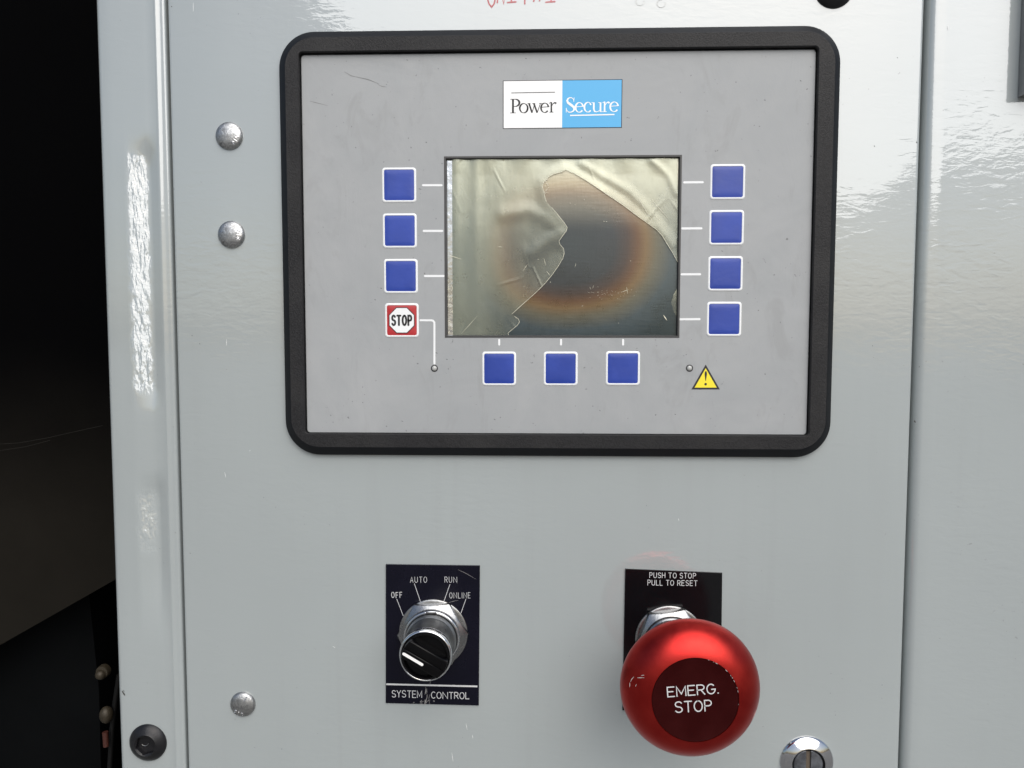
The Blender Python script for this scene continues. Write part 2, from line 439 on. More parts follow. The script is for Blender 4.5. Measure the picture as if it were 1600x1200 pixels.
# cabinet shell behind (keeps the seams dark) and interior
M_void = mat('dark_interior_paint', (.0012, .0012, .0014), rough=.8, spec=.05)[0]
M_shell = simple_worn('grey_shell_paint', P_GREY, .4, var=.03)
shell = cab
mb = MB()
def box(mb, x0, x1, z0, z1, h0, h1, m=0, b=0): bar(mb, x0, x1, z0, z1, h0, h1, b, m)
box(mb, -700, XR0+503, ZT+.5, ZT+22, -620, -.5); mb.build('roof_panel', M_shell, shell)
mb = MB(); box(mb, -722, -700.5, ZB, ZT+22, -620, -.5); mb.build('side_wall', M_shell, shell)
mb = MB(); box(mb, XR0+504, XR0+520, ZB, ZT+22, -620, -.5); mb.build('side_wall', M_shell, shell)
mb = MB(); box(mb, -722, XR0+520, ZB-90, ZB-.5, -620, 8); mb.build('plinth', M_shell, shell)
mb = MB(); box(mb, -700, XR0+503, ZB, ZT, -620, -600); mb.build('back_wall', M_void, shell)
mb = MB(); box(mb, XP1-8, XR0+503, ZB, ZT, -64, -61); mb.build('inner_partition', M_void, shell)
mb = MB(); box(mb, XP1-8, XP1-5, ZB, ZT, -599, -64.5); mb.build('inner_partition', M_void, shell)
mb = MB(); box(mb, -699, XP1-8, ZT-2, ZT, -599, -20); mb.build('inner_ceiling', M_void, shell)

def dark(name, c, r=.6, bs=60, bd=.0003):
    return simple_worn(name, c, r, bs=bs, bd=bd, var=.25, spec=.015)
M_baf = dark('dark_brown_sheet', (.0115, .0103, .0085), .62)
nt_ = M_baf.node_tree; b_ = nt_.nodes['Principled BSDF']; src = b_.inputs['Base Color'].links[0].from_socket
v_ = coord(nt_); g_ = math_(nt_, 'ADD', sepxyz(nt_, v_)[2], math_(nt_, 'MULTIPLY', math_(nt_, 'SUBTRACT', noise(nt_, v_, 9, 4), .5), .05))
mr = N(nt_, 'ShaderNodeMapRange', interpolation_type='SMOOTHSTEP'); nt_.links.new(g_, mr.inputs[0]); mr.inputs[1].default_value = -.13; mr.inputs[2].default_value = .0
nt_.links.new(mixcol(nt_, mr.outputs[0], src, (.0012, .0012, .0014)), b_.inputs['Base Color'])  # colour fades to black going up, painting the bay's shade into the sheet
M_duct = dark('blue_black_sheet', (.0036, .0040, .0044), .5)
# brown sheet sloping across the opening
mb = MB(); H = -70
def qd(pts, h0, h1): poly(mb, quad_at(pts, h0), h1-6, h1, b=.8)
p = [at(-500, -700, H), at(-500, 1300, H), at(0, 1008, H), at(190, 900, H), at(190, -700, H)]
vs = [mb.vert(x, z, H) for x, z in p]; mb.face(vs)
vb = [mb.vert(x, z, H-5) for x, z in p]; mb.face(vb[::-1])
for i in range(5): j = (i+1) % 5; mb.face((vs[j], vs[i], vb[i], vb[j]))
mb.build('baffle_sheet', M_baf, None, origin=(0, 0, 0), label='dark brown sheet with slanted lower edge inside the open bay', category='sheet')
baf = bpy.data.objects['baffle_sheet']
mb = MB()
for pts in (((-5, 694), (30, 692), (75, 684), (110, 676), (160, 665)), ((0, 704), (40, 698), (78, 688))):
    ribbon(mb, [(*at(x, y, -70), .25) for x, y in pts], .25, -69.97, thick=.02)
mb.build('rub_marks', mat('dull_rub_mark', (.017, .016, .014), rough=.7, spec=.1)[0], baf)
mb = MB(); H = -110
prof = [at(-400, 1200, H), at(-60, 1200, H), at(100, 1200, H), at(150, 1200, H)]
L = [at(-500, 880, H), at(-60, 880, H), at(90, 880, H), at(131, 880, H)]
B = [at(-500, 1900, H), at(-60, 1900, H), at(120, 1900, H), at(173, 1900, H)]
mid_ = [at(-500, 1080, H), at(-60, 1080, H), at(110, 1080, H), at(152, 1080, H)]
rows = []
for row in (B, mid_, L): rows.append([mb.vert(x, z, H+dh) for (x, z), dh in zip(row, (-25, 0, 3, -2))]+[mb.vert(row[-1][0]-1, row[-1][1], H-40)])
for a, b_ in zip(rows, rows[1:]):
    for i in range(4): mb.face((a[i], a[i+1], b_[i+1], b_[i]))
mb.build('air_duct', M_duct, None, label='blue black sheet metal duct low inside the open bay', category='duct', smooth=True, angle=60)
# fittings and hose in the slit beside the duct
M_brass = simple_worn('aged_brass', (.045, .036, .023), .5, .3, bs=500, bd=.0002, var=.3)
M_hose = mat('black_rubber_hose', (.004, .004, .004), rough=.6, spec=.2)[0]
M_orange = mat('faded_orange_sleeve', (.055, .014, .008), rough=.6)[0]
def ball(mb, cx, cz, h, r, sz=1, m=0):
    rings = []
    for i in range(1, 10):
        a = -90+180*i/10; rings.append([(cx+r*math.cos(math.radians(a))*math.cos(t*math.pi/8), cz+sz*r*math.cos(math.radians(a))*math.sin(t*math.pi/8), h+r*math.sin(math.radians(a))) for t in range(16)])
    mb.rings(rings, cap_first=True, m=m)
def tube(mb, pts, r, n=14, m=0):
    rings = []
    for i, p in enumerate(pts):
        a = Vector(pts[max(i-1, 0)]); b = Vector(pts[min(i+1, len(pts)-1)]); d = (b-a).normalized()
        u = d.cross(Vector((0, 0, 1)) if abs(d.z) < .9 else Vector((1, 0, 0))).normalized(); v = d.cross(u)
        rr_ = r[i] if isinstance(r, (list, tuple)) else r
        rings.append([tuple(Vector(p)+u*rr_*math.cos(2*math.pi*k/n)+v*rr_*math.sin(2*math.pi*k/n)) for k in range(n)])
    mb.rings(rings, cap_first=True, m=m)
H = -95
fit = thing('hose_fitting', 'round brass hose fitting glimpsed in the slit beside the duct', 'fitting', (0, 0, 0))
cx, cz = at(160, 1050, H)
mb = MB(); lathe(mb, cx, cz, [(4.2, H-3), (4.2, H), (3.8, H+1), (2.4, H+1.2)], 32); mb.build('collar', M_brass, fit, smooth=True)
mb = MB(); ball(mb, cx-.5, cz-1.2, H+1, 3.4); mb.build('plug', M_brass, fit, smooth=True)
hose = thing('engine_hose', 'thin black hose with a faded orange sleeve at the foot of the slit', 'hose')
x1, z1 = at(166, 1118, H); x2, z2 = at(163, 1146, H); x3, z3 = at(165, 1166, H); x4, z4 = at(160, 1300, H)
x0, z0 = at(176, 1060, H)
mb = MB(); tube(mb, [(x0+1, z0, H-6), (x1+2, z1+2, H-6), (x2+2.2, z2, H-5), (x4, z4, H-5)], 1.6); mb.build('hose', M_hose, hose, smooth=True)
mb = MB(); tube(mb, [(x2+.6, z2+1, H), (x3+.4, z3, H)], 1.8); mb.build('sleeve', M_orange, hose, smooth=True)
mb = MB(); ball(mb, x1-.5, z1, H-1, 4.2, 1.35); mb.build('clamp', M_brass, hose, smooth=True)

# ------------------------------------------------------------ display unit
HB = 5.6                                               # bezel height
ro = rect_at([(436.5, 47), (1311, 43), (1299.5, 715.5), (446, 709.5)], 2.2)
ro = (ro[0], ro[1], ro[2], ro[3])
ri = rect_at([(467.5, 82.5), (1275.5, 77.5), (1261.5, 679.5), (480.5, 676.5)], 2.6)
disp = thing('display_unit', 'wide grey operator display with black rounded frame and damaged screen', 'control display', ((ro[0]+ro[1])/2, 0, (ro[2]+ro[3])/2))
DO = tuple(disp.location/MM)
def dbuild(mb, name, m, parent=None, smooth=False, **k):
    return mb.build(name, m, parent or disp, origin=DO, smooth=smooth, **k)
def lerp_rect(A, B, t): return tuple(a+(b-a)*t for a, b in zip(A, B))
mb = MB()
def ringR(Rc, r, h): return rrect(Rc[0], Rc[1], Rc[2], Rc[3], r, h, 14)
R0 = ro; Rc = (ro[0]+3.9, ro[1]-3.6, ro[2]+4.4, ro[3]-3.9)
ids = mb.rings([ringR(R0, 17.5, 0), ringR(R0, 17.5, 2.2), ringR((R0[0]+.15, R0[1]-.15, R0[2]+.15, R0[3]-.15), 17.3, 2.6), ringR((Rc[0]-.25, Rc[1]+.25, Rc[2]-.25, Rc[3]+.25), 14.2, HB-.12), ringR(Rc, 14, HB)], cap_last=False, m=1)
mb.rings([ringR(Rc, 14, HB), ringR((ri[0]-.3, ri[1]+.3, ri[2]-.3, ri[3]+.3), 2.2, HB), ringR((ri[0], ri[1], ri[2], ri[3]), 1.9, HB-.25), ringR((ri[0], ri[1], ri[2], ri[3]), 1.9, 2.0)], cap_last=False)
dbuild(mb, 'bezel', [M_bezel, M_bezel_edge], smooth=True, angle=22)
HF = 3.0
mb = MB()
ext = (ri[0]+.55, ri[1]-.5, ri[2]+.25, ri[3]-.75)
# faceplate with a rectangular window cut for the screen
HS = HF
sr = rect_at([(692.5, 245.3), (1066.5, 240.9), (1060.7, 527.5), (696.3, 528)], HF)
o_ids = mb.rings([ringR(ext, 1.6, 2.0), ringR(ext, 1.6, HF-.1), ringR((ext[0]+.12, ext[1]-.12, ext[2]+.12, ext[3]-.12), 1.5, HF), ringR(sr, .05, HF), ringR(sr, .05, 0.6)], cap_last=False)
dbuild(mb, 'faceplate', M_face, smooth=True, angle=25)
mb = MB(); mb.rings([ringR((ri[0]-1, ri[1]+1, ri[2]-1, ri[3]+1), 2, 1.99)], cap_last=True)
# rim
mb = MB(); mb.rings([rr(sr, .02, .05, .5, 2), rr(sr, .02, .05, HF+.12, 2), rr(sr, .9, .05, HF+.12, 2), rr(sr, 1.35, .05, 1.2, 2)], cap_last=False)
dbuild(mb, 'screen_rim', M_rim)

# screen
def screen_mat():
    m, nt, b = mat('burnt_lcd_glass', (.1, .1, .1), rough=.3, metal=.0, spec=.5, ior=1.6, coat=.5, coat_rough=.07, coat_ior=1.6)
    v = coord(nt, out='Generated')
    s = sepxyz(nt, v)
    wob = math_(nt, 'MULTIPLY', math_(nt, 'SUBTRACT', noise(nt, v, 2.6, 3), .5), .12)
    dx = math_(nt, 'DIVIDE', math_(nt, 'SUBTRACT', s[0], .535), .335)
    dz = math_(nt, 'DIVIDE', math_(nt, 'SUBTRACT', s[2], .51), .365)
    d = math_(nt, 'SQRT', math_(nt, 'ADD', math_(nt, 'POWER', math_(nt, 'ABSOLUTE', dx), 2.3), math_(nt, 'POWER', math_(nt, 'ABSOLUTE', dz), 2.3)))
    d = math_(nt, 'ADD', d, wob)
    d = math_(nt, 'MULTIPLY', d, .5)
    c = ramp(nt, d, [(0.0, (.014, .025, .032)), (.26, (.016, .023, .031)), (.35, (.040, .026, .024)), (.42, (.095, .046, .022)), (.48, (.145, .092, .042)), (.56, (.100, .095, .068)), (.68, (.045, .068, .080)), (.85, (.024, .042, .050)), (1.0, (.020, .036, .040))])
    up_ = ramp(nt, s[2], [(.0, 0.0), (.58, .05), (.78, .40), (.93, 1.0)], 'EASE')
    c = mixcol(nt, up_, c, mixcol(nt, .62, c, (.60, .55, .40)))  # pale sky reflection near the top, painted into the glass colour
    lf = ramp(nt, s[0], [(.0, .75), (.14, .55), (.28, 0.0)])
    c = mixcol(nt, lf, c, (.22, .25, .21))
    nt.links.new(c, b.inputs['Base Color'])
    b.inputs['Metallic'].default_value = .6
    f = noise(nt, coord(nt, (1, 1, .12)), 900, 2, .6)
    f2 = noise(nt, coord(nt, (.12, 1, 1)), 900, 2, .6)
    nt.links.new(ramp(nt, noise(nt, coord(nt), 90, 4, .7), [(.3, .24), (.7, .42)]), b.inputs['Roughness'])
    n = bump(nt, b, f, .00006, .5); n = bump(nt, b, f2, .00004, .5, n)
    n = bump(nt, b, noise(nt, coord(nt), 12, 2), .0015, .5, n)
    nt.links.new(n, b.inputs['Coat Normal'])
    return m
HL = 1.0
mb = MB(); bar(mb, sr[0]+.6, sr[1]-.6, sr[2]+.6, sr[3]-.6, .4, HL)
scr = dbuild(mb, 'screen', screen_mat(), label='burnt screen with a brown oval ring and torn film')

def film_mat():
    m, nt, b = mat('yellowed_clear_film', (.3, .3, .25), rough=.32, metal=.6, spec=.6, ior=1.6, coat=.7, coat_rough=.2, coat_ior=1.8)
    v = coord(nt)
    s = sepxyz(nt, coord(nt, out='Generated'))
    g = noise(nt, coord(nt, (1, 1, .3)), 70, 4, .6, .6)
    c = mixcol(nt, g, (.42, .46, .37), (.62, .62, .46))
    nt.links.new(c, b.inputs['Base Color'])
    a = ramp(nt, s[2], [(0, .15), (.42, .18), (.70, .32), (.88, .46), (1.0, .62)], 'EASE')  # film made more opaque upward, standing in for the sky's reflection
    a = math_(nt, 'ADD', a, math_(nt, 'MULTIPLY', math_(nt, 'SUBTRACT', g, .5), .25), clamp=True)
    nt.links.new(a, b.inputs['Alpha'])
    n = bump(nt, b, noise(nt, coord(nt, (1, 1, .25)), 130, 3, .6, .5), .00025, .5)
    cr = N(nt, 'ShaderNodeTexVoronoi', feature='DISTANCE_TO_EDGE'); nt.links.new(coord(nt, (1, 1, .55), rot=(0, .5, 0)), cr.inputs['Vector']); cr.inputs['Scale'].default_value = 70
    cm = math_(nt, 'MULTIPLY', ramp(nt, cr.outputs['Distance'], [(0.0, 1.0), (.05, 0.0)]), ramp(nt, noise(nt, v, 38, 2), [(.5, 0.0), (.66, 1.0)]))
    n = bump(nt, b, cm, .00018, .7, n)
    nt.links.new(n, b.inputs['Normal'])
    n = bump(nt, b, noise(nt, v, 900, 3), .00006, .6, n)
    nt.links.new(n, b.inputs['Coat Normal'])
    return m
M_film = film_mat()
M_filmedge = mat('bright_film_edge', (.72, .70, .56), rough=.3)[0]
def zp(zx, zy, h=1.5): return at(660+zx/3.636, 220+zy/3.636, h)
EDGE_L = [(812, 166), (790, 178), (745, 190), (716, 206), (705, 222), (688, 236), (682, 262), (690, 292), (697, 322), (704, 346), (735, 380), (772, 424), (806, 466), (823, 492), (818, 512), (800, 536), (776, 570), (782, 590), (802, 612), (806, 640), (798, 668), (770, 715), (738, 760), (700, 806), (655, 852), (610, 893), (560, 937), (522, 972), (508, 984), (522, 996), (545, 1012), (552, 1030), (538, 1050), (510, 1072), (486, 1092), (490, 1106)]
EDGE_R = [(868, 190), (930, 226), (1000, 272), (1070, 320), (1140, 366), (1205, 416), (1270, 462), (1330, 505), (1362, 540), (1392, 590), (1420, 635), (1450, 690)]
def film(name, outline, hf, step=1.1):
    pts = [Vector(zp(*p)) for p in outline]
    n = len(pts)
    # densify outline
    dense = []
    for i in range(n):
        a, b = pts[i], pts[(i+1) % n]; k = max(1, int((b-a).length/step))
        for j in range(k): dense.append(a+(b-a)*j/k)
    nb = len(dense)
    xs = [p.x for p in dense]; zs = [p.y for p in dense]
    grid = []
    def inside(x, z):
        c = False; j = nb-1
        for i in range(nb):
            xi, zi, xj, zj = dense[i].x, dense[i].y, dense[j].x, dense[j].y
            if (zi > z) != (zj > z) and x < (xj-xi)*(z-zi)/(zj-zi)+xi: c = not c
            j = i
        return c
    x = min(xs)
    while x < max(xs):
        z = min(zs)
        while z < max(zs):
            q = (x+random.uniform(-.15, .15)*step, z+random.uniform(-.15, .15)*step)
            if inside(*q): grid.append(Vector(q))
            z += step
        x += step
    V, E, F, _, _, _ = delaunay_2d_cdt(dense+grid, [(i, (i+1) % nb) for i in range(nb)], [list(range(nb))], 1, 1e-5)
    mb = MB()
    for p in V: mb.vert(p.x, p.y, hf(p.x, p.y))
    for f in F:
        a = sum((V[f[i]].x*V[f[(i+1) % len(f)]].y-V[f[(i+1) % len(f)]].x*V[f[i]].y) for i in range(len(f)))
        mb.face(f if a > 0 else f[::-1])
    return mb, dense
TEAR = [Vector(zp(*p)) for p in EDGE_L]; TEARR = [Vector(zp(*p)) for p in EDGE_R]
def segd(p, poly_):
    best = 1e9
    for a, b in zip(poly_, poly_[1:]):
        t = max(0, min(1, (p-a).dot(b-a)/(b-a).length_squared)); best = min(best, (p-(a+(b-a)*t)).length)
    return best
def film_h(x, z):
    p = Vector((x, z))
    xl, zt = sr[0], sr[3]
    u = (x-sr[0])/(sr[1]-sr[0]); v = (z-sr[2])/(sr[3]-sr[2])
    h = HL+.22
    h += .38*math.exp(-((u-.135)/.022)**2)*(.45+.55*v) + .35*math.exp(-((u-.05)/.02)**2)
    d = segd(p, TEAR); dr = segd(p, TEARR)
    amp = min(1.0, max(0.15, (v-.12)*2.2))
    h += .55*amp*math.exp(-(d/3.2)**2) + .6*math.exp(-(dr/2.6)**2)
    # the soft fold that runs along the tear
    fx, fz = Vector(zp(460, 400)), Vector(zp(700, 420))
    f1 = [Vector(zp(*q)) for q in ((460, 420), (600, 395), (690, 430), (770, 510), (700, 580), (620, 640))]
    h += .5*math.exp(-(segd(p, f1)/3.4)**2)
    f2 = [Vector(zp(*q)) for q in ((900, 130), (1180, 290), (1330, 450), (1430, 590))]
    h += .35*math.exp(-(segd(p, f2)/2.0)**2)
    f3 = [Vector(zp(*q)) for q in ((1300, 110), (1400, 200), (1445, 300))]
    h += .3*math.exp(-(segd(p, f3)/1.4)**2)
    if v > .9: h += .5*(v-.9)/.1*(.5+.5*math.sin(u*43))
    h += .22*mnoise.noise(Vector((x*.07, z*.035, 3.1))) + .04*mnoise.noise(Vector((x*.3, z*.2, 1.1)))
    return max(h, HL+.06)
mb, dense = film('film', [(172, 104), (172, 1108)]+[(490, 1108)]+EDGE_L[::-1]+EDGE_R+[(1450, 98), (1300, 98), (1000, 100), (700, 104), (400, 104)], film_h)
fo = dbuild(mb, 'protective_film', M_film, smooth=True, angle=80, label='torn yellowed protective film peeling off the screen')
mb, _ = film('film_chip', [(1447, 838), (1425, 875), (1412, 920), (1424, 960), (1445, 1000)], lambda x, z: HL+.35+.5*math.exp(-((x-zp(1412, 920)[0])/1.2)**2))
dbuild(mb, 'film_chip', M_film, smooth=True)
# curled bright edge along both tears
mb = MB()
for e in (EDGE_L[:10], EDGE_L[10:29], EDGE_L[29:], EDGE_R):
    pts = []
    for i, q in enumerate(e):
        x, z = zp(*q); pts.append((x, z, .14+.16*abs(mnoise.noise(Vector((i*.7, e[0][0], 0))))))
    for (a, b) in zip(pts, pts[1:]):
        ribbon(mb, [a, b], .2, film_h((a[0]+b[0])/2, (a[1]+b[1])/2)+.05, ends=False)
dbuild(mb, 'film_tear_edge', M_filmedge)
# lit white strip of the display's left margin
M_strip = simple_worn('pale_margin_strip', (.62, .64, .66), .16, 1.0, bs=300, bd=.0002, var=.2)
mb = MB(); a, b = zp(140, 112), zp(170, 1110); bar(mb, a[0], zp(168, 112)[0], b[1], a[1], HL-.1, HL+.12, .03)
dbuild(mb, 'screen_margin', M_strip)
# fine creases and flecks on film and glass
mb = MB()
def fleck(zx, zy, dx, dy, wd):
    x, z = zp(zx, zy); h = max(film_h(x, z), HL+.1)+.12; s = 1/3.636*.3175
    ribbon(mb, [(x, z, wd*.3), (x+dx*s*.5+random.uniform(-.1, .1), z-dy*s*.5, wd), (x+dx*s, z-dy*s, wd*.2)], wd, h, thick=.02)
for a in ((690, 668, 12, 40, .16), (570, 740, 28, -40, .14), (705, 740, 20, 26, .22), (222, 1095, 90, -100, .16), (150, 650, 70, 22, .3), (1310, 345, 90, 98, .16), (1230, 330, 80, 130, .2), (1290, 400, 60, 50, .14), (1130, 860, 40, -14, .18), (1160, 830, 6, 40, .14), (1370, 990, 20, 30, .5), (872, 695, -6, 24, .12), (950, 830, 6, 14, .12), (972, 820, -4, 18, .12), (1028, 456, 8, 2, .22), (1042, 458, 8, 2, .22), (838, 352, 4, 4, .2), (918, 332, 4, 4, .2), (865, 362, 3, 3, .2), (725, 800, 5, 5, .2), (430, 600, 25, 4, .14), (655, 672, 5, 3, .2), (1112, 1034, 4, 3, .2), (1182, 680, 4, 3, .2), (905, 940, 8, -4, .16), (575, 828, 5, 2, .16)): fleck(*a)
for i in range(26):
    fleck(random.uniform(690, 715), random.uniform(215, 300), random.uniform(-8, 8), random.uniform(-8, 8), .22)
for i in range(50):
    fleck(random.uniform(140, 168), random.uniform(780, 1100), random.uniform(2, 12), random.uniform(-20, 20), .16)
for i in range(34):
    a = random.uniform(-1.2, .6); fleck(1060+random.gauss(0, 80), 870+random.gauss(0, 18), random.uniform(-14, 14), random.uniform(-8, 8), .07)
dbuild(mb, 'film_creases', M_filmedge, kind='stuff')

# keys
def key(px, py, wpx=51.5, hpx=52, red=False):
    x, z = at(px, py, HF+.3)
    e = .5*.3153*wpx
    R_ = (x-e, x+e, z-e*1.0, z+e*1.0)
    kx = bpy.data.objects.new('key', None)
    mb = MB()
    mb.rings([rr(R_, -.25, 1.5, HF+.001), rr(R_, -.05, 1.4, HF+.30), rr(R_, .15, 1.3, HF+.38), rr(R_, .62, 1.0, HF+.38), rr(R_, .78, .9, HF+.18)], cap_last=False)
    k = dbuild(mb, 'key', M_white, smooth=True, angle=40)
    mb = MB()
    mb.rings([rr(R_, .70, .9, HF+.14), rr(R_, 1.0, .8, HF+.22), rr(R_, 3.0, .8, HF+.30), rr(R_, 5.5, .6, HF+.27)], cap_last=True)
    dbuild(mb, 'pad', M_redkey if red else M_blue, k, smooth=True, angle=60)
    return k, x, z
for px, py in ((623.5, 289), (624.5, 360.5), (626.2, 431.5), (1137, 284), (1135.2, 355.5), (1133.5, 427.5), (1131.5, 498.5), (779.8, 576), (876, 576), (973.2, 575.5)):
    key(px, py)
k, kx, kz = key(627.8, 500.5, red=True); k['label'] = 'red stop key with white octagon'
mb = MB()
def octa(r): return [(kx+r*math.cos(math.radians(22.5+45*i)), kz+r*math.sin(math.radians(22.5+45*i))) for i in range(8)]
poly(mb, octa(6.9), HF+.28, HF+.42); dbuild(mb, 'octagon_outline', M_ink, k)
mb = MB(); poly(mb, octa(6.5), HF+.30, HF+.46); dbuild(mb, 'octagon', M_white, k)
mb = MB(); text(mb, 'STOP', (kx-4.75, kz-2.3), (kx+4.75, kz-2.3), 4.6, .95, HF+.52, gap=.42); dbuild(mb, 'lettering', M_ink, k)

# printed lines
def line(pts, wd=1.05, h=HF+.04):
    mb = MB(); ribbon(mb, [at(x, y, HF) for x, y in pts], wd, h, thick=.04); dbuild(mb, 'indicator_line', M_white)
for (xa, ya, xb, yb) in ((661, 289.5, 690, 289.5), (662, 360.8, 691, 360.8), (664, 431.3, 693, 431.3), (1069, 285, 1098, 284.8), (1066, 357, 1096, 356.8), (1065, 428.7, 1094, 428.5), (1063, 499, 1093, 498.7)):
    line([(xa, ya), (xb, yb)])
for x in (780, 876.6, 973.6): line([(x, 531), (x, 538.5)], 1.0)
line([(657, 500.5), (674, 500.5), (676.6, 501.2), (678.6, 503.6), (678.8, 507), (678.8, 568)], 1.0)
# small indicator lamps
M_led = mat('clear_grey_lens', (.42, .43, .42), rough=.2, coat=.5)[0]
for px, py in ((678.8, 575.5), (1077.3, 575.3)):
    x, z = at(px, py, HF)
    mb = MB(); lathe(mb, x, z, [(1.75, HF), (1.75, HF+.12), (1.25, HF+.12)], 28, cap=False); l = dbuild(mb, 'indicator_lamp', M_ink, smooth=True)
    mb = MB(); lathe(mb, x, z, [(1.28, HF+.05), (1.2, HF+.3), (.9, HF+.6), (.45, HF+.75), (.02, HF+.8)], 28); dbuild(mb, 'lens', M_led, l, smooth=True, angle=80)
# warning triangle
def tri(cx, cz, s, k=0):
    return [(cx-s*.5, cz-s*.29), (cx+s*.5, cz-s*.29), (cx, cz+s*.577)]
tx0, tz0 = at(1080.3, 608.5, HF); tx1, tz1 = at(1124.8, 608.5, HF); tx2, tz2 = at(1102.6, 569.5, HF)
def tri_ring(ins, h):
    A, B, C = (tx0, tz0), (tx1, tz1), (tx2, tz2); c = ((A[0]+B[0]+C[0])/3, (A[1]+B[1]+C[1])/3)
    return [(p[0]+(c[0]-p[0])*ins, p[1]+(c[1]-p[1])*ins) for p in (A, B, C)]
mb = MB(); poly(mb, tri_ring(0, 0), HF, HF+.04); wt = dbuild(mb, 'warning_triangle', M_ink2)
mb = MB(); poly(mb, tri_ring(.225, 0), HF, HF+.07); dbuild(mb, 'yellow_field', M_yellow, wt)
mb = MB(); x, z = at(1102.6, 593.5, HF)
ribbon(mb, [(x, z+3.9, .8), (x, z+3.2, 1.15), (x, z+2.4, 1.05), (x, z-.5, .25)], .5, HF+.11)
lathe(mb, x, z-2.1, [(.62, HF), (.62, HF+.12)], 16); dbuild(mb, 'exclamation_mark', M_ink2, wt)
# dirt marks on faceplate
mb = MB()
for px, py, l in ((654, 295, 2.2), (594, 450, 1.6), (585, 468, 1.2), (679, 551, 2.6), (697, 561, 1.3), (1054, 647, 1.0), (665, 222, 1.0), (821, 91, .9), (1250, 126, 1.0)):
    x, z = at(px, py, HF); ribbon(mb, [(x, z, .1), (x+l*.3, z-.1, .3), (x+l*.6, z-.3, .1)], .3, HF+.02, thick=.02)
dbuild(mb, 'dirt_specks', M_chip, kind='stuff')

# logo sticker
q = [(785.8, 126), (972.6, 123.8), (971.6, 199.6), (785.8, 201.4)]
lc = quad_at(q, HF)
mb = MB(); poly(mb, lc, HF, HF+.10); lg = dbuild(mb, 'logo_sticker', M_ink2, label='white and sky blue name sticker')
bl_, br_, tr_, tl_ = lc
def L2(u, v): # u right 0..1, v up 0..1 inside sticker
    a = (bl_[0]+(br_[0]-bl_[0])*u, bl_[1]+(br_[1]-bl_[1])*u); b = (tl_[0]+(tr_[0]-tl_[0])*u, tl_[1]+(tr_[1]-tl_[1])*u)
    return (a[0]+(b[0]-a[0])*v, a[1]+(b[1]-a[1])*v)
mb = MB(); poly(mb, [L2(.006, .013), L2(.4985, .013), L2(.4985, .987), L2(.006, .987)], HF+.05, HF+.13); dbuild(mb, 'white_field', M_logo_white, lg)
mb = MB(); poly(mb, [L2(.4985, .013), L2(.994, .013), L2(.994, .987), L2(.4985, .987)], HF+.05, HF+.13); dbuild(mb, 'blue_field', M_logo_blue, lg)
LW = 991.; LH = 400.   # units of the enlarged photograph of the sticker, origin top-left
def S(x, y): return L2(x/LW, 1-y/LH)
U = (tr_[0]-tl_[0])/LW
def sstroke(mb, pts, h=HF+.16): ribbon(mb, [(*S(p[0], p[1]), p[2]*1.25*U) for p in pts], 1, h, thick=.03, ends=False)
def sarc(cx, cy, rx, ry, a0, a1, thick, thin, n=20, tilt=0):
    o = []
    for i in range(n+1):
        a = math.radians(a0+(a1-a0)*i/n)
        wdt = thin+(thick-thin)*abs(math.cos(a+math.radians(tilt)))**1.3
        o.append((cx+rx*math.cos(a), cy-ry*math.sin(a), wdt))
    return o
# glyph builder: x left, baseline y=272 for Power, 268 for Secure (sticker units), x-height ~78
def g_o(mb, x, b, wd, xh): sstroke(mb, sarc(x+wd/2, b-xh/2, wd/2-4, xh/2-1, 90, 450, 12, 4, 28, 12))
def g_e(mb, x, b, wd, xh):
    pts = sarc(x+wd/2, b-xh/2, wd/2-4, xh/2-1, 8, 322, 12, 4, 24, 10); sstroke(mb, pts)
    sstroke(mb, [(x+5, b-xh*.56, 4), (x+wd-4, b-xh*.60, 4)])
def g_c(mb, x, b, wd, xh):
    pts = sarc(x+wd/2+2, b-xh/2, wd/2-4, xh/2-1, 50, 318, 12, 4, 24, 10); sstroke(mb, pts)
    sstroke(mb, [(x+wd*.80, b-xh*.90, 4), (x+wd*.86, b-xh*.76, 11), (x+wd*.83, b-xh*.70, 5)])
def g_r(mb, x, b, wd, xh):
    sstroke(mb, [(x+wd*.32, b-xh*1.02, 9), (x+wd*.32, b, 11)])
    sstroke(mb, [(x+wd*.02, b-xh*.90, 3), (x+wd*.32, b-xh*1.02, 6)])
    sstroke(mb, [(x+wd*.08, b-1.5, 4), (x+wd*.60, b-1.5, 4)])
    sstroke(mb, [(x+wd*.36, b-xh*.62, 4), (x+wd*.55, b-xh*.88, 5), (x+wd*.78, b-xh*.97, 8), (x+wd*.98, b-xh*.88, 12)])
def g_u(mb, x, b, wd, xh):
    sstroke(mb, [(x+wd*.2, b-xh, 11), (x+wd*.2, b-xh*.3, 11), (x+wd*.27, b-xh*.08, 9), (x+wd*.43, b-1, 5), (x+wd*.6, b-xh*.07, 4), (x+wd*.78, b-xh*.22, 4)])
    sstroke(mb, [(x+wd*.8, b-xh, 11), (x+wd*.8, b-2, 11)])
    sstroke(mb, [(x, b-xh+1.5, 4), (x+wd*.22, b-xh+1.5, 4)]); sstroke(mb, [(x+wd*.6, b-xh+1.5, 4), (x+wd*.82, b-xh+1.5, 4)])
    sstroke(mb, [(x+wd*.8, b-2, 5), (x+wd, b-4, 3)])
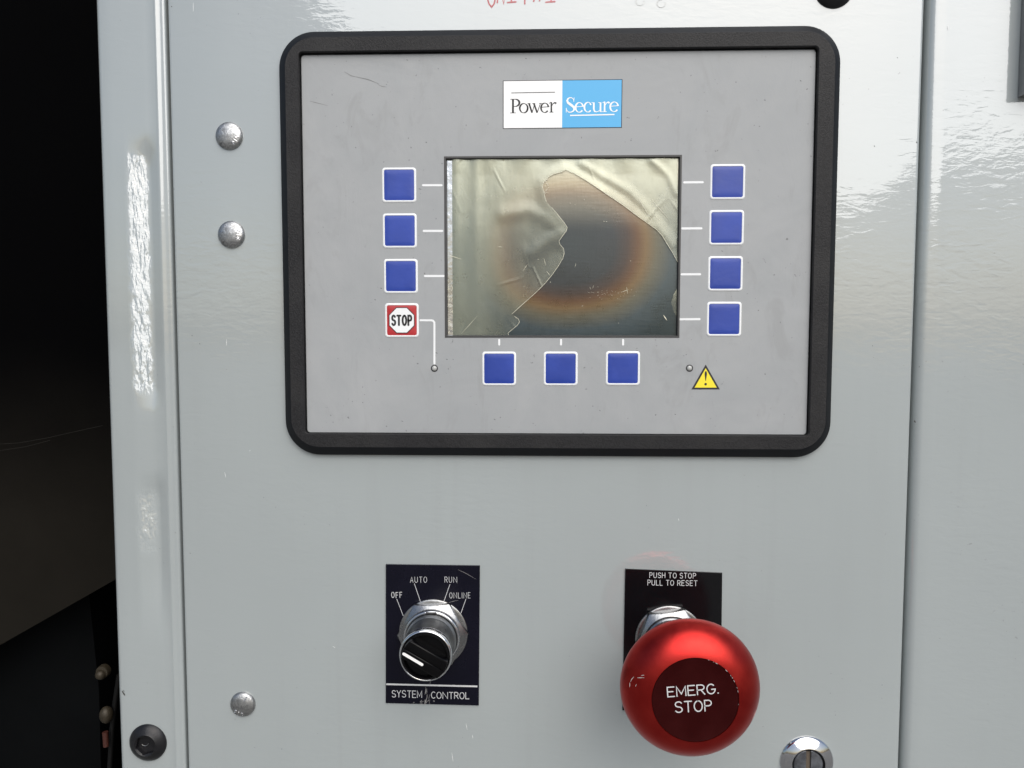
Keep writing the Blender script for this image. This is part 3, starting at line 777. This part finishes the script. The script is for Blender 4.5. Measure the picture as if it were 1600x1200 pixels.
def g_w(mb, x, b, wd, xh):
    sstroke(mb, [(x+wd*.10, b-xh, 11), (x+wd*.32, b, 10)]); sstroke(mb, [(x+wd*.32, b, 5), (x+wd*.50, b-xh*.95, 4)])
    sstroke(mb, [(x+wd*.44, b-xh, 11), (x+wd*.68, b, 10)]); sstroke(mb, [(x+wd*.68, b, 5), (x+wd*.91, b-xh, 4)])
    for q_ in (.1, .44, .91): sstroke(mb, [(x+wd*(q_-.1), b-xh+1.5, 4), (x+wd*(q_+.1), b-xh+1.5, 4)])
def g_P(mb, x, b, wd, H_):
    sstroke(mb, [(x+wd*.27, b-H_, 13), (x+wd*.27, b, 13)])
    sstroke(mb, [(x, b-1.5, 4), (x+wd*.55, b-1.5, 4)]); sstroke(mb, [(x, b-H_+1.5, 4), (x+wd*.55, b-H_+1.5, 4)])
    sstroke(mb, [(x+wd*.3, b-H_+2, 4)]+[(x+wd*.5+wd*.42*math.cos(math.radians(a)), b-H_*.73-H_*.255*math.sin(math.radians(a)), 4+9*max(0, math.cos(math.radians(a)))) for a in range(90, -91, -12)]+[(x+wd*.33, b-H_*.47, 4)])
def g_S(mb, x, b, wd, H_):
    pts = []
    for t, (px_, py_, w_) in enumerate(((.80, .74, 3), (.76, .88, 4), (.60, .975, 5), (.42, .985, 6), (.25, .92, 9), (.17, .79, 12), (.24, .66, 14), (.42, .56, 16), (.62, .46, 16), (.80, .34, 14), (.84, .2, 12), (.74, .08, 8), (.54, .015, 6), (.32, .02, 5), (.16, .12, 4), (.09, .27, 3))):
        pts.append((x+wd*px_, b-H_*py_, w_))
    sstroke(mb, pts)
    sstroke(mb, [(x+wd*.80, b-H_*.70, 3), (x+wd*.82, b-H_*.99, 4)]); sstroke(mb, [(x+wd*.09, b-H_*.31, 4), (x+wd*.09, b-H_*.0, 3)])
mb = MB(); B = 270
g_P(mb, 62, B, 82, 116); g_o(mb, 137, B, 74, 79); g_w(mb, 206, B-1, 118, 78); g_e(mb, 314, B-1, 70, 80); g_r(mb, 384, B-3, 62, 82)
sstroke(mb, [(70, 103, 4), (433, 101, 4)])
dbuild(mb, 'lettering', M_ink2, lg)
mb = MB(); B = 270
g_S(mb, 520, B, 88, 124); g_e(mb, 601, B, 70, 82); g_c(mb, 672, B-1, 68, 82); g_u(mb, 738, B-1, 92, 79); g_r(mb, 826, B-2, 62, 82); g_e(mb, 888, B-2, 74, 82)
sstroke(mb, [(560, 295, 8), (928, 291, 8)])
dbuild(mb, 'lettering', M_logo_white, lg)

# long scuff on the membrane (relief only)
mb = MB()
for pts in (((538, 112), (548, 118), (556, 120)), ((556, 120), (575, 124), (592, 131)), ((590, 132), (597, 135), (604, 136)), ((484, 158), (492, 160), (512, 165))):
    P_ = [at(x, y, HF) for x, y in pts]; ribbon(mb, [(P_[0][0], P_[0][1], .1), (P_[1][0], P_[1][1], .45), (P_[2][0], P_[2][1], .1)], .3, HF+.02, thick=.02)
dbuild(mb, 'scuff_mark', simple_worn('grey_scuff', (.22, .225, .225), .5))

# ------------------------------------------------------------ selector switch
def hexring(cx, cz, r, h, n=96, rot=0, circ_r=None):
    # hexagon (flat-to-centre distance r) optionally limited by a circle radius
    out = []
    for i in range(n):
        a = 2*math.pi*i/n
        b = (a-rot) % (math.pi/3)-math.pi/6
        rh = r/math.cos(b)
        if circ_r: rh = min(rh, circ_r)
        out.append((cx+rh*math.cos(a), cz+rh*math.sin(a), h))
    return out
def hexnut(mb, cx, cz, r, h0, h1, rot, bore):
    # chamfered hexagonal nut: the corners are cut back by a cone so each flat shows an arc
    n = 192; rings = []
    def cone(hh): return r*1.155-(hh-(h1-2.4))*1.55     # allowed radius at height
    hs = [h0]+[h1-2.4+2.4*i/10 for i in range(11)]
    rings.append(hexring(cx, cz, r, h0, n, rot))
    for hh in hs[1:]:
        rings.append(hexring(cx, cz, r, hh, n, rot, cone(hh)))
    rings.append(circ(cx, cz, bore+.6, h1, n)); rings.append(circ(cx, cz, bore, h1-.5, n)); rings.append(circ(cx, cz, bore, h0, n))
    mb.rings(rings, cap_last=False)

sx, sz = at(676.5, 991, 3)
sel = thing('selector_switch', 'black rotary selector knob with white pointer on a black engraved plate', 'switch', (sx, 0, sz)); SO = (sx, 0, sz)
sq = [(602.8, 882), (749.8, 884), (748, 1102.5), (602.6, 1098.8)]
sqm = quad_at(sq, .9)
mb = MB(); poly(mb, sqm, 0.0, .9, b=.1); pl = mb.build('legend_plate', M_plate_black, sel, origin=SO)
mb = MB(); HP = .93
def tx(s, x0, y0, x1, y1, hpx, wd=.34, **k): text(mb, s, at(x0, y0, HP), at(x1, y1, HP), hpx*.3165, wd, HP+.04, **k)
tx('OFF', 612, 934, 628, 934, 9, .28, gap=.42, jit=.1); tx('AUTO', 641, 910, 667, 910, 9, .2, gap=.4, jit=.05); tx('RUN', 695, 910, 714, 910, 9, .2, gap=.4, jit=.05)
tx('ONLINE', 702.5, 934.5, 735, 934.5, 9, .2, gap=.4, jit=.05)
for a, b, c, d in ((620, 936, 630, 962), (647.5, 912, 658, 943), (703, 913, 693, 941), (728, 936, 719.5, 960)): ribbon(mb, [at(a, b, HP), at(c, d, HP)], .24, HP+.03)
mb.build('lettering', M_engr, pl, origin=SO)
mb = MB()
tx('SYSTEM', 612.5, 1089, 659, 1090, 11, jit=.08); tx('CONTROL', 674, 1091, 733, 1092, 10.5, jit=.08)
ribbon(mb, [at(603.5, 1069, HP), at(746, 1072.5, HP)], .85, HP+.03, ends=False)
mb.build('title_lettering', M_engr, pl, origin=SO)
mb = MB()
random.seed(3)
for i in range(16):
    x, z = at(random.gauss(667, 4), random.uniform(1063, 1098), HP); ribbon(mb, [(x, z, .05), (x+random.uniform(-.4, .2), z-random.uniform(.8, 2.4), random.uniform(.1, .25)), (x-.5, z-3, .04)], .2, HP+.06, thick=.02)
for i in range(10):
    x, z = at(random.gauss(661, 8), 1096+random.uniform(-2, 2), HP); ribbon(mb, [(x, z, .1), (x+.5, z+.2, .25)], .2, HP+.06, thick=.02)
for a, b in (((700, 942), (716, 938)), ((707, 1070), (714, 1071)), ((716, 890), (744, 905))):
    p, q_ = at(*a, HP), at(*b, HP); ribbon(mb, [(p[0], p[1], .05), ((p[0]+q_[0])/2, (p[1]+q_[1])/2+.2, .12), (q_[0], q_[1], .04)], .1, HP+.05, thick=.02)
mb.build('scratches', mat('dull_scratch', (.35, .34, .33), rough=.6)[0], pl, origin=SO, kind='stuff')
mb = MB(); lathe(mb, sx, sz, [(17.4, .9), (17.4, 1.9), (17.1, 2.1), (15, 2.1)], 96, cap=False); mb.build('washer', M_chrome, sel, origin=SO, smooth=True)
mb = MB(); hexnut(mb, sx, sz, 15.6, 2.1, 6.4, math.radians(2), 13.4); mb.build('hex_nut', M_chrome, sel, origin=SO, smooth=True, angle=20)
mb = MB(); lathe(mb, sx, sz, [(14.1, 5.8), (14.1, 8.2), (13.8, 8.8), (13.3, 9.0), (12.9, 8.8), (12.8, 7)], 96, cap=False); mb.build('locking_ring', M_chrome2, sel, origin=SO, smooth=True, angle=50)
mb = MB(); lathe(mb, sx, sz, [(12.42, 25.8), (12.5, 26.3), (12.5, 28.8), (12.2, 29.45), (11.7, 29.6), (11.3, 29.3), (11.25, 26)], 96, cap=False); mb.build('front_rim', M_chrome2, sel, origin=SO, smooth=True, angle=50)
mb = MB(); lathe(mb, sx, sz, [(12.75, 6.0), (12.3, 10.2), (12.7, 10.8), (12.3, 11.6), (12.7, 12.4), (12.2, 13.2), (12.3, 20), (12.0, 25.5), (12.3, 26.0)], 96, cap=False)
mb.build('collar', simple_worn('dull_collar_metal', (.30, .305, .31), .34, 1.0, bs=1300, bd=.00018, var=.3), sel, origin=SO, smooth=True, angle=30)
# notch in collar top
mb = MB(); bar(mb, sx-2.6, sx+2.6, sz+12.6, sz+13.6, 8.4, 9.15, .1); mb.build('locating_key', M_rim, sel, origin=SO)
HK = 29.0
ang = math.radians(-30.5)
mb = MB(); lathe(mb, sx, sz, [(11.2, 25), (11.2, HK+.6), (10.9, HK+1.2), (10.3, HK+1.3), (10.0, HK+.9), (9.8, HK-.4)], 72); kb = mb.build('knob', M_knob, sel, origin=SO, smooth=True, angle=40)
def rot2(u, v): return (sx+u*math.cos(ang)-v*math.sin(ang), sz+u*math.sin(ang)+v*math.cos(ang))
# grip: band of the disc |v|<4.6, raised, with a centre groove
def band(v0, v1, r, h0, h1, b=.5, n=9):
    def outline(v0, v1, r):
        a0, a1 = math.asin(v0/r), math.asin(v1/r)
        o = []
        for i in range(n+1):
            a = a0+(a1-a0)*i/n; o.append((r*math.cos(a), r*math.sin(a)))
        for i in range(n+1):
            a = a1+(a0-a1)*i/n; o.append((-r*math.cos(a), r*math.sin(a)))
        return o
    mb.rings([[(*rot2(u, v), h0) for u, v in outline(v0, v1, r)], [(*rot2(u, v), h1-b) for u, v in outline(v0, v1, r)], [(*rot2(u, v), h1-b*.3) for u, v in outline(v0+b*.3, v1-b*.3, r-b*.3)], [(*rot2(u, v), h1) for u, v in outline(v0+b, v1-b, r-b)]])
mb = MB(); band(.35, 4.5, 10.9, HK-2, HK+4.6, .55); band(-4.9, -.35, 10.9, HK-2, HK+4.6, .55); band(-.36, .36, 10.6, HK-2, HK+3.9, .1)
mb.build('grip_bar', M_knob, kb, origin=SO, smooth=True, angle=50)
mb = MB(); a = rot2(-9.6, -2.5); b = rot2(.3, -2.5); ribbon(mb, [a, b], 1.35, HK+4.66, thick=.2); mb.build('pointer', M_knob_white, kb, origin=SO)

# ------------------------------------------------------------ emergency stop
ex, ez = at(1047, 1001, 3)
es = thing('emergency_stop_button', 'big red mushroom push button standing out over its small black plate', 'push button', (ex, 0, ez)); EO = (ex, 0, ez)
eq = [(977, 888.8), (1128.6, 895.2), (1126, 1115), (972.5, 1110)]
mb = MB(); poly(mb, quad_at(eq, .9), 0, .9, b=.1); pl2 = mb.build('legend_plate', M_plate_black2, es, origin=EO)
mb = MB()
tx('PUSH TO STOP', 1015, 902.6, 1087, 903.6, 8.2, .28, gap=.32, jit=.04); tx('PULL TO RESET', 1012, 914.2, 1089, 915.2, 8.2, .28, gap=.32, jit=.04)
mb.build('lettering', M_engr, pl2, origin=EO)
mb = MB(); lathe(mb, ex, ez, [(17.2, .9), (17.2, 1.9), (16.9, 2.1), (15, 2.1)], 96, cap=False); mb.build('washer', M_chrome, es, origin=EO, smooth=True)
mb = MB(); hexnut(mb, ex, ez, 15.4, 2.1, 7.4, math.radians(8), 13.2); mb.build('hex_nut', M_chrome, es, origin=EO, smooth=True, angle=20)
mb = MB(); lathe(mb, ex, ez, [(13.4, 6.8), (13.4, 8.6), (12.8, 9.2), (11.6, 9.4), (11.3, 10.2), (11.7, 11), (11.3, 11.8), (11.7, 12.6), (11.3, 13.4), (11.7, 14.2), (11.3, 15), (11.3, 26), (10.8, 26.6), (7.2, 26.8), (7.2, 49)], 72, cap=False); mb.build('shaft', M_chrome, es, origin=EO, smooth=True, angle=30)
mb = MB()
prof = [(6, 45.5), (22, 45.5), (27.4, 46.4), (29.3, 47.6), (30.0, 49.4), (30.05, 51.0), (29.6, 53.2), (28.6, 55.4), (27.2, 57.4), (25.4, 59.3), (23.4, 60.8), (21.3, 61.9), (19.4, 62.6), (18.2, 62.9)]
hxo, hzo = ex, ez
hx, hz = ex+.3, ez-1.4
prof = [(r*1.012, h) for r, h in prof]
lathe(mb, hx, hz, prof, 128, cap=False)
mh = mb.build('mushroom_head', M_red, es, origin=EO, smooth=True, angle=60)
mb = MB(); lathe(mb, hx, hz, [(18.3, 62.5), (18.2, 62.85), (17.7, 62.75), (10, 62.75)], 96); dsk = mb.build('face_disc', M_reddisc, mh, origin=EO, smooth=True, angle=30)
HE = 62.8
mb = MB()
text(mb, 'EMERG.', at(1043.5, 1088.8, HE), at(1122.5, 1083.2, HE), 4.15, .48, HE+.02, gap=.2)
text(mb, 'STOP', at(1055.5, 1113.3, HE), at(1112, 1110.4, HE), 4.6, .48, HE+.02, gap=.22)
mb.build('lettering', M_engr, dsk, origin=EO)
mb = MB()
def es_s(p, q_, r0, wd):   # scratches that follow the dome, given by polar angle and radius
    for i in range(3):
        pass
def dome_h(r):
    for (r0, h0), (r1, h1) in zip(prof[5:], prof[6:]):
        if r1 <= r <= r0: return h0+(h1-h0)*(r0-r)/(r0-r1)
    return 62.9
for a0, r0, a1, r1, wd in ((158, 23.0, 162, 25.4, .35), (155.5, 23.4, 158, 24.4, .25), (163, 26.6, 169, 27.3, .3), (170, 27.4, 174, 27.2, .2), (168, 25.0, 171, 25.2, .15)):
    P_ = []
    for t in (0, .5, 1):
        a = math.radians(a0+(a1-a0)*t); r = r0+(r1-r0)*t; P_.append((hx+r*math.cos(a), hz+r*math.sin(a), dome_h(r)+.06, wd*(1-abs(2*t-1)*.7)))
    for (xa, za, ha, wa), (xb, zb, hb, wb) in zip(P_, P_[1:]):
        nx, nz = -(zb-za), (xb-xa); l = math.hypot(nx, nz)+1e-9; nx /= l; nz /= l
        v = [mb.vert(xa-nx*wa/2, za-nz*wa/2, ha), mb.vert(xb-nx*wb/2, zb-nz*wb/2, hb), mb.vert(xb+nx*wb/2, zb+nz*wb/2, hb), mb.vert(xa+nx*wa/2, za+nz*wa/2, ha)]; mb.face(v)
for a in list(range(18, 78, 3))+list(range(-18, 14, 3)):
    if random.random() < .4:
        a_ = math.radians(a+random.uniform(-1, 1)); a2 = a_+math.radians(random.uniform(.6, 3)); r = 18.25
        ribbon(mb, [(hx+r*math.cos(a_), hz+r*math.sin(a_)), (hx+r*math.cos(a2), hz+r*math.sin(a2))], random.uniform(.06, .16), 62.93, thick=.02)
mb.build('scratches', M_scratch, mh, origin=EO, kind='stuff')

# ------------------------------------------------------------ dome head bolts
def bolt(px, py, label, rot, r=6.75):
    x, z = at(px, py, 1.5); O = (x, 0, z)
    t = thing('dome_bolt', label, 'bolt', O, 'dull silver dome head bolts on the door')
    mb = MB(); pr = [(r, 0), (r*1.0, .6), (r*.97, 1.1)]
    for i in range(1, 9):
        a = math.radians(15+75*i/9); pr.append((r*math.cos(a)*.98, .7+2.1*math.sin(a)))
    pr.append((.3, 2.8)); lathe(mb, x, z, pr, 48); mb.build('head', M_bolt, t, origin=O, smooth=True, angle=50)
    mb = MB()
    def hh(rad): return .7+2.1*math.sqrt(max(0, 1-(rad/(r*.98))**2))
    def mk(pts, wd=.45):
        c_, s_ = math.cos(rot), math.sin(rot)
        Q = [(x+(a*c_-b*s_), z+(a*s_+b*c_), hh(math.hypot(a, b))) for a, b in pts]
        tube(mb, [(a, b, h) for a, b, h in Q], wd/2, 8)
    for k in range(3):   # raised forge lettering near one side and a radial tick opposite
        a = math.radians(-38+k*24); cr, sr_ = math.cos(a), math.sin(a)
        c0 = (4.5*cr, 4.5*sr_)
        if k != 1: mk([(c0[0]+.7*math.cos(q_), c0[1]+.7*math.sin(q_)) for q_ in [a+math.pi*1.5*i/8 for i in range(9)]])
        mk([(3.5*cr, 3.5*sr_), (5.5*cr, 5.5*sr_)])
    mk([(-3.0, 1.2), (-5.2, 2.0)]); 
    mb.build('forged_marks', M_chrome2, t, origin=O, smooth=True)
bolt(356.8, 211.5, 'topmost silver dome bolt left of the display', math.radians(-20))
bolt(360.2, 366, 'silver dome bolt left of the blue keys, below the topmost one', math.radians(8))
bolt(378.3, 1101.8, 'silver dome bolt low on the door beside the black socket screw', math.radians(-100), 6.5)

# ------------------------------------------------------------ black button head socket screws
def button_screw(px, py, label, r=9.8, where=-0.2):
    x, z = at(px, py, 2); O = (x, 0, z)
    t = thing('socket_screw', label, 'screw', O, 'black button head screws')
    mb = MB(); pr = [(r, where), (r, .5), (r*.97, 1.0), (r*.86, 2.0), (r*.72, 2.9), (r*.6, 3.4), (r*.57, 3.6), (r*.53, 3.4)]
    rings = [circ(x, z, a, h, 72) for a, h in pr]
    rings.append(hexring(x, z, r*.47, 3.1, 72, .3)); rings.append(hexring(x, z, r*.45, .9, 72, .3)); rings.append(circ(x, z, r*.1, .4, 72))
    mb.rings(rings); mb.build('head', M_screw, t, origin=O, smooth=True, angle=30)
    mb = MB(); tube(mb, [(x-.9+1.9*math.cos(a), z+.9+1.9*math.sin(a), 1.6) for a in [math.radians(-150+12*i) for i in range(12)]], .2, 8)  # bright chrome arc inside the socket
    mb.build('chrome_arc', M_chrome, t, origin=O, smooth=True)
button_screw(228.7, 1163, 'black socket head screw at the foot of the narrow post')
button_screw(1305.5, -20.5, 'dark round screw head cut off by the top of the picture', 9.2)

# ------------------------------------------------------------ quarter-turn lock, bottom right
lx, lz = at(1264.5, 1197, 4); LO = (lx, 0, lz)
lk = thing('cabinet_lock', 'chrome slotted lock low in the right corner of the door', 'lock', LO)
mb = MB(); lathe(mb, lx, lz, [(13.4, 0), (13.4, .5), (13.0, 1.2), (12.4, 1.7), (8.9, 3.6), (8.5, 3.7), (8.2, 3.4), (8.0, .8)], 96, cap=False); mb.build('escutcheon', M_chrome2, lk, origin=LO, smooth=True, angle=25)
mb = MB(); lathe(mb, lx, lz, [(8.3, .3), (8.3, 1.4), (7.2, 1.5)], 64); mb.build('well', M_screw, lk, origin=LO, smooth=True)
mb = MB()
def half(sgn):
    o = []
    for i in range(25):
        a = math.asin(1.15/7.2)+(math.pi-2*math.asin(1.15/7.2))*i/24; o.append((lx+sgn*7.2*math.sin(a), lz+7.2*math.cos(a)*-1))
    return o if sgn > 0 else o[::-1]
for s_ in (1, -1): poly(mb, half(s_), 1.2, 2.9, b=.25)
mb.build('core', M_core, lk, origin=LO, smooth=False)
mb = MB(); bar(mb, lx-1.1, lx+1.1, lz-6, lz+6.5, 1.3, 1.9); mb.build('slot_floor', simple_worn('rusty_slot', (.10, .08, .06), .6), lk, origin=LO)

# ------------------------------------------------------------ metal plate at right edge
xx, zz = at(1590.5, 152, 0); hx = thing('steel_bracket', 'grey steel plate cut off by the right edge near the top', 'bracket', (xx, 0, zz)); HO = (xx, 0, zz)
M_steel = simple_worn('satin_steel', (.30, .30, .30), .35, .9, bs=500, bd=.00004)
M_steel_d = simple_worn('dark_satin_steel', (.17, .16, .165), .4, .8)
mb = MB(); bar(mb, xx, xx+60, zz, zz+120, 0, 8, .6); mb.build('plate', M_steel, hx, origin=HO)
mb = MB(); bar(mb, xx+2.2, xx+57, zz+9.5, zz+112, 7, 9.2, .6); mb.build('raised_face', M_steel_d, hx, origin=HO)

# ------------------------------------------------------------ marks on the door
random.seed(11)
mb = MB(); HD = .03
def T(pts, wd=.75): ribbon(mb, [at(x, y, HD) for x, y in pts], wd, HD+.02, thick=.02)
T([(761, -22), (761, -4), (764, 6), (768, 11), (772, 6), (775, -6), (775, -24)]); T([(777, 4), (779, -22), (787, 6), (790, -20)])
T([(799, -22), (799, 3)]); T([(793, 4), (806, 3)]); T([(812, -22), (826, -22)]); T([(819.5, -22), (820, 6)])
T([(834, 2), (837, -22)]); T([(843, 1), (846, -22)]); T([(829, -6), (850, -7)]); T([(829, -14), (850, -15)])
T([(856, -16), (861, -22), (861, 3)]); T([(853, 3.5), (867, 2.5)])
mk = mb.build('marker_writing', M_marker, door, label='faded red hand lettering above the display')
mb = MB()
for cx_, cy_ in ((1000, 3), (1033, 6)):
    T([(cx_+6.5*math.cos(math.radians(a)), cy_+6*math.sin(math.radians(a))) for a in range(-20, 300, 20)], .2)
mb.build('smudged_loops', M_marker2, door)
mb = MB()
for (a, b) in (((351, 738), (353, 746)), ((728, 1130), (730, 1140)), ((706, 1176), (708, 1190)), ((390, 705), (391, 703)), ((354, 530), (354, 540)), ((738, 1148), (739, 1154)), ((302, 4), (302, 18)), ((1060, 810), (1061, 814)), ((520, 1010), (524, 1012)), ((1481, 40), (1482, 46))):
    p, q_ = at(*a), at(*b); ribbon(mb, [(p[0], p[1], .08), ((p[0]+q_[0])/2, (p[1]+q_[1])/2, .22), (q_[0], q_[1], .08)], .2, .02, thick=.02)
mb.build('light_scratches', mat('pale_scratch', (.75, .76, .75), rough=.5)[0], door, kind='stuff')
mb = MB()
for px, py, s_ in ((412, 777, .25), (300, 524, .3), (1429, 658, .7), (312, 537, .3), (297, 864, .3), (440, 1170, .3), (398, 1168, .25), (1305, 1117, .25), (1378, 1070, .25), (1432, 222, .5), (1366, 228, .35), (1402, 90, .3), (515, 820, .2), (1010, 790, .2), (1363, 540, .25), (268, 10, .4)):
    x, z = at(px, py); ribbon(mb, [(x, z, s_), (x+s_*.5, z-s_*.8, s_*.7)], s_, .02, thick=.02)
mb.build('dirt_specks', M_chip, door, kind='stuff')

sc.cycles.max_bounces = 8
sc.cycles.transparent_max_bounces = 16
